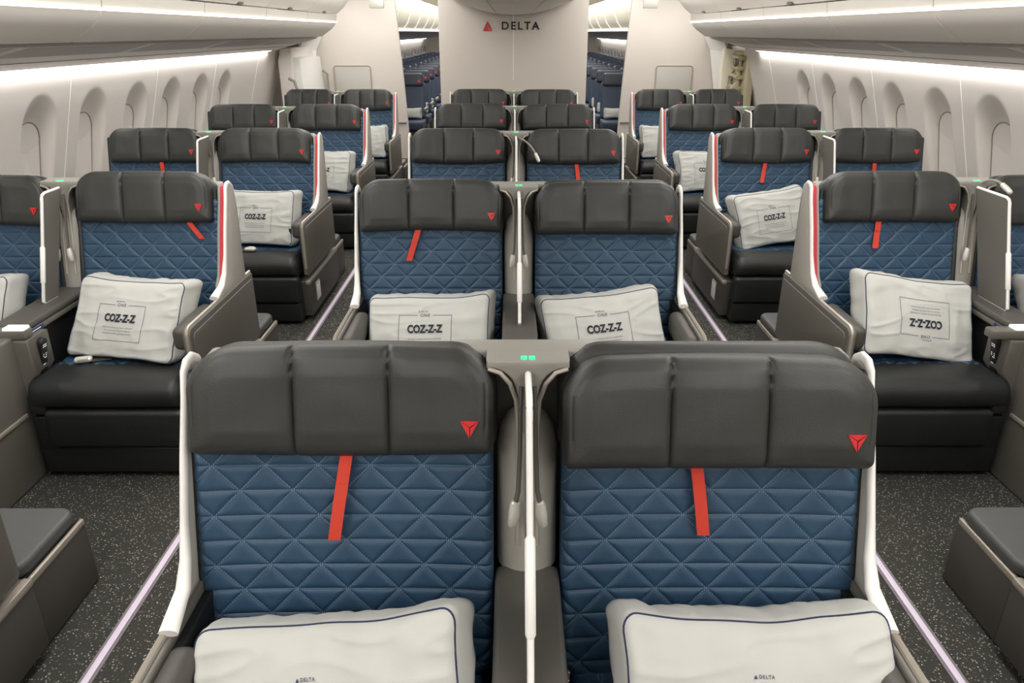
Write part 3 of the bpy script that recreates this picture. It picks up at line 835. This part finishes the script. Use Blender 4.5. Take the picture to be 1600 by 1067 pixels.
def console(label, cx, y0, div=(-.2, -.36), lamps=('down', 'down'), sx=1.0, dlabel='', dgroup=None):
    d = cached('console', console_parts)
    t = thing('seat_console', label, 'seat console', (cx, y0, 0))
    if sx != 1: t.scale = (sx, 1, 1)
    bd = obj('body', d['body'], t)
    for k in (-1, 1): obj('cubby_shade', d['cubby_shade%d' % k], bd)
    po = obj('front_post', d['post'], t)
    tp = obj('armrest_top', d['top'], t); obj('rim', d['rim'], tp)
    
    for k in (-1, 1):
        lb = obj('blue_label', d['label%d' % k], t); obj('label_line', d['labelw%d' % k], lb)
    if abs(cx) < 1: ls = obj('light_strip', d['strip'], t); obj('strip_frame', d['stripf'], ls)
    else:
        ls = obj('light_strip', d['strip_half'], t); obj('strip_frame', d['stripf_side'], ls)
        if cx > 0: ls.location.x = -.078
    if abs(cx) > 1:
        fp = obj('footwell_partition', d['part'], t); obj('partition_ledge', d['ledge'], fp)
        for o_ in (ls, tp, po): o_.location.y = .05
    obj('back_panel', d['wall'], t)
    nk = obj('neck', d['neck'], t); obj('trim_rails', d['rails'], nk)
    obj('column', d['column'], t)
    obj('indicator_light', d['led'], t)['label'] = 'two small green indicator lights'
    for i, s in enumerate((-1, 1)):
        if lamps[i] == 'down':
            st = obj('lamp_stem', cached(('ls', s), lambda: lamp_mesh(s)), t)
            obj('lamp_head', cached(('lh', s), lambda: lamp_head_mesh(s)), st)
        elif lamps[i] == 'out':
            a, b = cached(('lout', cx > 1), lambda: lamp_out_mesh(cx > 1))
            st = obj('lamp_stem', a, t); obj('lamp_head', b, st)
    pan, edge, grip = cached(('div', div), lambda: divider_meshes(*div))
    p = obj('privacy_divider', pan, t); e = obj('divider_edge', edge, p); e['label'] = 'white edging'
    obj('divider_grip', grip, p)['label'] = 'white thicker grip on the edge'
    # handset on the slanted cheeks of the front post
    rm = cached('remote', remote_mesh); ic = cached('icons', icon_mesh)
    for s in (-1, 1):
        r = obj('remote_handset', rm, t, (s * .0725, -.555 + (.05 if abs(cx) > 1 else 0), .475), (math.radians(12), 0, PI / 2 * s)); r['label'] = 'black handset with white icons'
        obj('key_icons', ic, r)
    return t
def remote_mesh():
    return prism('remote', rrect(-.020, .020, -.075, .075, .019), -.022, 0, 'black', 'y', .003)
def icon_mesh():
    rnd = random.Random(3); bm = bmesh.new()
    for z in (.05, .042, .012, .004, -.004, -.030, -.040):
        for x in (-.008, 0, .008):
            if rnd.random() < .8: add_box(bm, x - .0022, x + .0022, -.0232, -.0222, z - .0018, z + .0018, 0)
    return bm_mesh('icons', bm, 'icon')

# ---------------- ottomans behind the aisle-side seats
def ottoman(label, x, y0, s, sx=1.0):
    t = thing('ottoman', label, 'footrest', (x, y0, 0))
    X0, X1 = (-.20, .312) if s > 0 else (-.312, .20)
    def bx(n, d, m, b=.01, parent=t): return obj(n, box(n, d, m, b), parent)
    bx('box', (X0 + .0, X1, .215, .50, .0, .225), 'panel_dark', .012)
    me = cached(('ott', s), lambda: prism('pad', [(x_, y_) for x_, y_ in rrect(X0 + .004, X1 - .012, .205, .495, .045)], .232, .275, 'leather_grey', 'z', .014, 4))
    obj('pad', me, t)
    bx('pad_seam', (X0 + .01, X1 - .016, .212, .49, .222, .234), 'black', .004)
    e = s * .306
    obj('trim', box('ot', (e - .006, e + .008, .222, .492, .212, .234), 'trim', .005), t)
    return t

# ---------------- pillows
PT = 'Who knew recycling could be so comfortable?|From now on, your Delta One bedding is|made from over 100 recycled plastic bottles.'
def make_pillow(label, loc, rot, seed=0, lean=20, tag_=False, tilt=.28, pz=0, w=.455, h=.315, t=.12, flip=False, printed=True, thing_parent=None, detail=1.0, group=None):
    T = thing('pillow', label, 'pillow', loc, 0, group)
    T.rotation_euler = rot; sl, cl = math.sin(math.radians(lean)), math.cos(math.radians(lean))
    rnd = random.Random(seed); ph = [rnd.random() * 6 for _ in range(6)]
    def wr(x, z, e):
        # puffed middle, tension folds running in from the corners and seams
        v = .030 * (1 - (2 * x / w) ** 2) ** .6 * (max(1 - (2 * z / h - 1) ** 2, 0)) ** .6 if abs(2 * x / w) < 1 else 0
        mid = math.exp(-((x / (w * .27)) ** 4) - (((z - h / 2) / (h * .36)) ** 4))
        a = .013 * (1 - .80 * mid)
        n1 = noise.noise(Vector((x * 5 + ph[0], z * 24 + ph[1] + 1.0 * noise.noise(Vector((x * 4, z * 4, ph[2]))), ph[3])))
        n2 = noise.noise(Vector((x * 20 + ph[4], z * 9 + ph[5], ph[0])))
        r1 = 1 - abs(n1) * 2
        v += a * (.75 * r1 * abs(r1) * .6 + .5 * n2 * min(e / .03, 1)) * min(e / .02, 1)
        v += .004 * noise.noise(Vector((x * 6 + ph[1], z * 6, 4)))
        return v
    def warp(x, y, z):
        X = 2 * x / w; Z = 2 * z / h - 1
        x2 = x * (1 - .030 * (1 - Z * Z) * math.copysign(1, 1)) + .006 * noise.noise(Vector((z * 9, ph[2], 1)))
        z2 = z + (-.012 * (1 - X * X) * Z) + .006 * noise.noise(Vector((x * 8, ph[3], 2))) * abs(Z)
        # gathers on the gusset
        if y > -t * .9:
            z2 += .003 * noise.noise(Vector((x * 40, y * 10, ph[4]))) * Z
        return x2, y, z2
    er = .022
    def front(x, z):
        e = max(sdf_rr(x, z, w, h, .03, .03), 0)
        y = -t
        if e < er: y += er - math.sqrt(max(er * er - (er - e) ** 2, 0))
        return y - wr(x, z, e)
    # front half + mirrored back half share one closed surface: sides bulge
    nx = int(90 * detail); nz = int(60 * detail)
    xs_ = [-1 + 2 * v for v in edge_samples(nx, .06, 1.0)]; zs_ = edge_samples(nz, .03, h)
    V = []; F = []
    for z in zs_:
        hw = w / 2
        if z > h - .03: hw = w / 2 - .03 + math.sqrt(max(.03 ** 2 - (z - h + .03) ** 2, 0))
        elif z < .03: hw = w / 2 - .03 + math.sqrt(max(.03 ** 2 - (.03 - z) ** 2, 0))
        for s_ in xs_: x = s_ * hw; V.append(warp(x, front(x, z), z))
    k = len(xs_); nr = len(zs_)
    for i in range(nr - 1):
        for j in range(k - 1):
            a = i * k + j; F.append((a, a + 1, a + k + 1, a + k))
    loop = [j for j in range(k)] + [i * k + k - 1 for i in range(1, nr)] + [(nr - 1) * k + j for j in range(k - 2, -1, -1)] + [i * k for i in range(nr - 2, 0, -1)]
    prev = loop; L = len(loop)
    base = [V[i] for i in loop]
    for q, fr in enumerate((.25, .5, .75, 1.0)):
        b0 = len(V)
        for (x, y, z) in base:
            g = 1 + .035 * math.sin(PI * fr) ; zz = h / 2 + (z - h / 2) * (g + .01)
            wob = .004 * noise.noise(Vector((x * 25 + ph[0], z * 25, fr * 2)))
            V.append((x * g * (1 - .06 * (fr > .9)) + wob, y * (1 - fr), zz * 1 - (.012 * (fr > .9)) * (1 if z > h / 2 else -1) + wob))
        cur = list(range(b0, b0 + L))
        for q2 in range(L): F.append((prev[q2], cur[q2], cur[(q2 + 1) % L], prev[(q2 + 1) % L]))
        prev = cur
    c0 = len(V); V.append((0, 0, h / 2))
    for q2 in range(L): F.append((prev[(q2 + 1) % L], prev[q2], c0))
    fix = (lambda p: (-p[0], p[1], h - p[2])) if flip else (lambda p: p)
    def fin(p):
        x, y, z = p; zc = z / h
        return (x, y + z * sl, z * cl - y * tilt * zc)
    V = [fin(fix(p)) for p in V]
    obj('cover', mesh_of('pillow', V, F, 'cotton', True, 75), T)
    # navy piping round the front edge
    lp = rrect(-w / 2 + .006, w / 2 - .006, .006, h - .006, .028, 6)
    full = []
    for i in range(len(lp)):
        a, b = Vector(lp[i]), Vector(lp[(i + 1) % len(lp)]); n_ = max(1, int((b - a).length / .012))
        for q in range(n_): full.append(a.lerp(b, q / n_))
    pts = []
    for p in full: x, y, z = warp(p.x, front(p.x, p.y) - .0005, p.y); pts.append(fin(fix((x, y, z))))
    obj('piping', tube('piping', pts, .0019, 'navy', 6, closed=True), T)['label'] = 'navy piping'
    if printed:
        cx0, cz0 = -.005, h * .50 + pz
        def put(V2, F2, ox, oz, mname, nm, off=.0022):
            bm = bmesh.new()
            vs = [bm.verts.new((ox + x, oz + z, 0)) for x, z in V2]
            for f in F2:
                try: bm.faces.new([vs[i] for i in f])
                except ValueError: pass
            bmesh.ops.triangulate(bm, faces=bm.faces)
            for _ in range(2):
                es = [e for e in bm.edges if e.calc_length() > .008]
                if es: bmesh.ops.subdivide_edges(bm, edges=es, cuts=1)
            for v in bm.verts:
                x, z = v.co.x, v.co.y
                q = warp(x, front(x, z) - off, z); v.co = Vector(fin(fix(q)))
            me = bpy.data.meshes.new(nm); bm.to_mesh(me); bm.free(); me.materials.append(M[mname])
            return obj(nm, me, T)
        def seg2(p, q, th):
            V2 = []; F2 = []; a, b = Vector(p), Vector(q); n_ = max(1, int((b - a).length / .008)); d = (b - a).normalized(); nn = Vector((-d.y, d.x)) * th / 2
            for i in range(n_ + 1):
                c = a.lerp(b, i / n_); V2 += [tuple(c - nn), tuple(c + nn)]
            for i in range(n_): F2.append((2 * i, 2 * i + 2, 2 * i + 3, 2 * i + 1))
            return V2, F2
        bw, bh = .105, .078; V2 = []; F2 = []
        top = cz0 + bh * .78; bot = cz0 - bh
        segs = [((-bw + cx0, top), (-.030 + cx0, top)), ((.030 + cx0, top), (bw + cx0, top)), ((bw + cx0, top), (bw + cx0, bot)), ((bw + cx0, bot), (-bw + cx0, bot)), ((-bw + cx0, bot), (-bw + cx0, top))]
        for a, b in segs:
            v, f = seg2(a, b, .0014); o_ = len(V2); V2 += v; F2 += [tuple(i + o_ for i in g) for g in f]
        put(V2, F2, 0, 0, 'navy', 'printed_frame', .0018)
        v, f = text2d('COZ-Z-Z', .040, .0016, .84, 1.0); put(v, f, cx0, cz0 + .010, 'ink', 'printed_word', .0034)
        v, f = text2d('ONE', .0165, 0, 1.0, 1.25); put(v, f, cx0, top, 'navy', 'printed_heading')
        v, f = text2d('DELTA', .0075, .0001, 1.0, 1.3); put(v, f, cx0 - .004, top + .014, 'navy', 'printed_small_heading')
        V2 = [(-.028, -.0025), (-.022, -.0025), (-.025, .0032)]; put(V2, [(0, 1, 2)], cx0 + .002, top + .0135, 'navy', 'printed_triangle')
        V2 = []; F2 = []
        for li, line in enumerate(PT.split('|')):
            v, f = text2d(line, .0078, 0, .92, 1.0); o_ = len(V2); V2 += [(x, z - li * .0115) for x, z in v]; F2 += [tuple(i + o_ for i in g) for g in f]
        put(V2, F2, cx0, cz0 - .026, 'greyink', 'printed_lines', .002)
        if not tag_: return T
        tg = box('side_tag', (-.004, .010, -.0012, .0012, -.016, .016), 'ink', 0)
        q = fin(fix(warp(w / 2 - .012, front(w / 2 - .012, h * .28) - .002, h * .28))); obj('side_tag', tg, T, q)
    return T

# ------------------------------------------------------------------ place everything
PX = .338
ROWC = [1.27, 2.965, 4.66, 6.36, 8.04]
ROWS = [1.38, 3.06, 4.68, 6.31, 8.02]
rn = ['first', 'second', 'third', 'fourth', 'fifth']
c_cfg = {
    (0, -1): dict(hz=0, hy=0, strap=(.006, .180, -.030), seed=0),
    (0, 1): dict(hz=-.008, hy=-.035, strap=(-.03, .165, .022), seed=1, hs=1.0),
    (1, -1): dict(hz=0, strap=(-.055, .125, -.040), seed=2),
    (1, 1): dict(hz=-.008, hy=-.012, seed=3),
    (2, -1): dict(hz=0, seed=4), (2, 1): dict(hz=-.004, strap=(.02, .16, .02), seed=0),
    (3, -1): dict(seed=1), (3, 1): dict(seed=2, hz=-.004), (4, -1): dict(seed=3), (4, 1): dict(seed=4, hz=-.004)}
for i, y in enumerate(ROWC):
    for s in (-1, 1):
        sd = 'left' if s < 0 else 'right'
        seat('blue quilted seat left of the centre divider, %s centre row from the front' % rn[i] if s < 0 else 'blue quilted seat right of the centre divider, %s centre row from the front' % rn[i],
             s * .352, y - .015 * (i == 0), s, True, **c_cfg[(i, s)])
    console('slim console between the two centre seats, %s row from the front, white edged divider' % rn[i], 0, y,
            div=[(-.14, -.38), (-.26, -.43), (-.33, -.5), (-.3, -.45), (-.25, -.4)][i], lamps=('down', 'out') if i == 2 else ('down', 'down'))
s_cfg = {}
for i, y in enumerate(ROWS):
    for s in (-1, 1):
        sd = 'left' if s < 0 else 'right'
        sxx = .88 if i == 4 else 1.0
        cx = [1.985, 1.885, 1.885, 1.88, 1.81][i] * s
        ax = cx - s * PX * sxx; wx = cx + s * PX * sxx
        ka = dict(seed=i + 2 * (s > 0), sx=sxx); kw = dict(seed=i + 1 + (s > 0), sx=sxx)
        if (i, s) == (1, -1): ka.update(strap=(.17, .075, .055), buckle=(-.155, -.42, 20)); ka['hz'] = .014
        if (i, s) == (1, 1): ka.update(strap=(-.045, .115, -.006)); kw.update(strap=(.0, .10, 0)); ka['hz'] = .014
        if (i, s) == (2, -1): kw.update(strap=(.03, .12, .01)); ka.update(buckle=(-.02, -.45, 170))
        if (i, s) == (2, 1): ka.update(strap=(.0, .13, -.02)); kw.update(strap=(.0, .12, 0))
        if i == 0: row = 'nearest the camera'
        else: row = 'row %s from the front' % rn[i]
        seat('blue %s side aisle seat, %s' % (sd, ('cut off at the photo edge, nearest row' if i == 0 else rn[i + 0].replace('second', 'first').replace('third', 'second') .replace('fourth', 'third').replace('fifth', 'fourth') + ' with its headrest in view')), ax, y, -s, True, **ka)
        if i > 0:
            seat('blue %s side window seat, %s window seat from the front' % (sd, rn[i - 1]), wx, y, s, False, **kw)
        console('grey console between %s aisle and window seats, %s' % (sd, 'nearest row at the photo edge' if i == 0 else rn[i - 1] + ' fully in view'), cx, y,
                div={(1, -1): (-.15, -.29), (1, 1): (-.24, -.38)}.get((i, s), (-.2, -.34)), lamps=('out' if (i, s) == (1, 1) else 'down', 'down') if s < 0 else ('down', 'out' if (i, s) == (1, 1) else 'down'), sx=sxx)
        ottoman('low grey padded ottoman by the %s aisle, %s from the front' % (sd, rn[i]), ax, y, -s)

def pil(label, x, yf, lean, roll, yaw, seed, **k):
    # yf: where the lower front edge touches the seat cushion
    t = k.get('t', .12)
    return make_pillow(label, (x, yf + t, .412), (0, math.radians(-roll), math.radians(yaw)), seed, lean, **k)
Y = ROWC; S_ = ROWS
pil('white pillow on the nearest left centre seat, lettering cut by the photo bottom', -.330, Y[0] - .50, 53, 11, -5, 1, h=.30, t=.09, tilt=.80, w=.50, pz=-.004)
pil('white pillow on the nearest right centre seat, lettering cut by the photo bottom', .395, Y[0] - .49, 52, -3, 3, 2, w=.495, h=.30, t=.10, tilt=.7, pz=-.004)
pil('white COZ-Z-Z pillow on second left centre seat, behind the nearest left headrest', -.335, Y[1] - .44, 38, 4, -7, 3, h=.285, w=.49, pz=.012)
pil('white COZ-Z-Z pillow on second right centre seat, behind the nearest right headrest', .335, Y[1] - .44, 38, 4, 7, 4, h=.295, w=.475, pz=.012)
pil('white COZ-Z-Z pillow slanting on the front left aisle seat beside a silver buckle', -1.545, S_[1] - .43, 36, 0, -12, 5, w=.48)
pil('white pillow with upside down COZ-Z-Z print on the front right aisle seat', 1.555, S_[1] - .43, 34, -8, 4, 6, w=.475, flip=True)
pil('plain white pillow on the front left window seat, cut by the photo edge', -2.24, S_[1] - .40, 32, 0, -8, 7, printed=False, detail=.6)
pil('plain white pillow on the front right window seat, cut by the photo edge', 2.26, S_[1] - .40, 32, 0, 8, 8, printed=False, detail=.6)
pil('white COZ-Z-Z pillow with dark side tag on second left aisle seat', -1.535, S_[2] - .37, 26, 1, -10, 9, tag_=True)
pil('white COZ-Z-Z pillow tilted up to the right on second right aisle seat', 1.55, S_[2] - .37, 26, 7, 10, 10)
pil('crumpled white pillow on third left aisle seat, mostly behind a headrest', -1.53, S_[3] - .37, 26, 0, -10, 11, detail=.7)
pil('white pillow on third right aisle seat with lettering half hidden', 1.53, S_[3] - .37, 26, 0, 8, 12, detail=.7)
pil('small white pillow on the rearmost left aisle seat by the divider', -1.50, S_[4] - .37, 22, 0, 0, 13, w=.42, printed=False, detail=.5)
pil('small white pillow on the rearmost right aisle seat by the divider', 1.50, S_[4] - .37, 22, 0, 0, 14, w=.42, printed=False, detail=.5)

# ------------------------------------------------------------------ rear cabin seen through the two aisle openings
def eco_back():
    return smooth_pad('eco_back', .44, .50, .09, 'eco', .03, .02, .03)
def eco_head():
    return cushion('eco_head', .40, .19, .10, 'eco_head', .045, .04, .035, 16, 12)
def eco_seat(label, x, y, group):
    t = thing('economy_chair', label, 'airline seat', (x, y, 0), 0, group)
    obj('backrest', cached('eb', eco_back), t, (0, -.02, .42), (math.radians(-12), 0, 0))
    obj('seat_cushion', cached('ec', lambda: box('ec', (-.22, .22, -.50, -.02, .30, .43), 'eco', .03)), t)
    h = obj('headrest', cached('eh', eco_head), t, (0, .045, .855), (math.radians(-12), 0, 0))
    obj('red_tag', cached('er', lambda: box('er', (.12, .155, -.108, -.103, .05, .085), 'red_line', .001)), h)
    obj('armrest', cached('ea', lambda: box('ea', (.222, .262, -.40, .0, .55, .60), 'panel', .012)), t)
    obj('leg_frame', cached('el', lambda: box('el', (-.18, .18, -.40, -.05, 0, .31), 'panel_dark', .02)), t)
    return t
for s in (-1, 1):
    sd = 'left' if s < 0 else 'right'
    for r in range(15):
        for c, xx in enumerate((1.50, 1.985, 2.46 - .03)):
            y = 11.35 + .86 * r
            if r == 0 and c == 0: lab = 'navy economy seat nearest the opening beside the %s divider' % sd
            else: lab = 'navy economy seat in the rear cabin seen through the %s aisle opening' % sd
            eco_seat(lab, s * xx, y, 'economy seats behind the %s divider' % sd)
for s in (-1, 1):
    sd = 'left' if s < 0 else 'right'
    nm = ['wall_left_economy', 'wall_right_economy'][s > 0]
    V = []; F = []; zs = [0, .5, .8, 1.1, 1.42]
    for y in (YD, YE):
        for z in zs: V.append((s * (wall_x(z) + .02), y, z))
    for j in range(4):
        f = (j, j + 1, j + 6, j + 5); F.append(f if s > 0 else f[::-1])
    struct(obj(nm, mesh_of(nm, V, F, 'wall', True)))
    for q in range(20):
        yc = 11.2 + .7 * q
        pts = [(yc - .10, .72), (yc + .10, .72)] + arcpts(yc, 1.12, .10, 0, 180, 8)
        struct(obj('window_%d' % (40 + q + 20 * (s > 0)), prism('ewin', pts, s * 2.672, s * 2.66 - s * .0, 'taupe', 'x')))
    for q in range(11):
        a = 9.95 + 1.38 * q; b = a + 1.36
        t = thing('economy_overhead_bin', 'cream curved overhead bin in the rear cabin above the %s seats' % sd, 'overhead bin', (s * 2.1, (a + b) / 2, 1.6), 0, 'rear cabin bins, %s side' % sd)
        pr_ = [(2.0, 1.60), (1.78, 1.625), (1.72, 1.66), (1.66, 1.74), (1.60, 1.88), (1.58, 2.0), (1.59, 2.10), (1.75, 2.10), (2.2, 1.95), (2.2, 1.66)]
        P = [(s * x - s * 2.1, z - 1.6) for x, z in pr_]
        obj('body', prism('ebin', P, -(b - a) / 2 + .01, (b - a) / 2 - .01, 'frost', 'y', .012, 2, 25), t)
        obj('edge_rib', prism('erib', [(x * 1.0 - s * .022, z) for x, z in P[1:7]] + [(P[6][0] + s * .05, P[6][1]), (P[1][0] + s * .05, P[1][1] + .02)], (b - a) / 2 - .03, (b - a) / 2 + .01, 'white', 'y'), t)
        obj('light_strip', box('els', (s * -.36 - .012, s * -.36 + .012, -(b - a) / 2, (b - a) / 2, .014, .026), 'led', 0), t)
    t = thing('cove_light', 'white cove light along the %s wall of the rear cabin' % sd, 'light strip', (s * 2.58, 17, 1.43))
    obj('diffuser', box('cove2', (-.012, .012, -7, 7, -.010, -.004), 'cove', 0), t)
    obj('housing', box('cove2h', (-.016, .016, -7, 7, -.004, .004), 'psu', 0), t)
    t = thing('service_panel', 'long grey panel under the rear cabin bins on the %s' % sd, 'ceiling panel', (s * 2.3, 17.6, 1.5))
    obj('panel', prism('psu2', [(s * -.5, .10), (s * .25, -.06), (s * .3, -.06), (s * .3, .06), (s * -.2, .11)], -7.6, 7.6, 'psud', 'y'), t)
struct(obj('wall_economy_end', box('wee', (-2.9, 2.9, YE - .05, YE, 0, 2.4), 'wall', 0)))
for s in (-1, 1):
    sd = 'left' if s < 0 else 'right'
    for r in range(3):
        make_pillow('small white pillow on a navy rear cabin seat beyond the %s opening' % sd, (s * 1.50, 11.35 + .86 * r - .17, .44), (0, 0, 0), 20 + r, lean=20, w=.36, h=.15, t=.07, printed=False, detail=.25, group='rear cabin pillows, %s side' % sd)
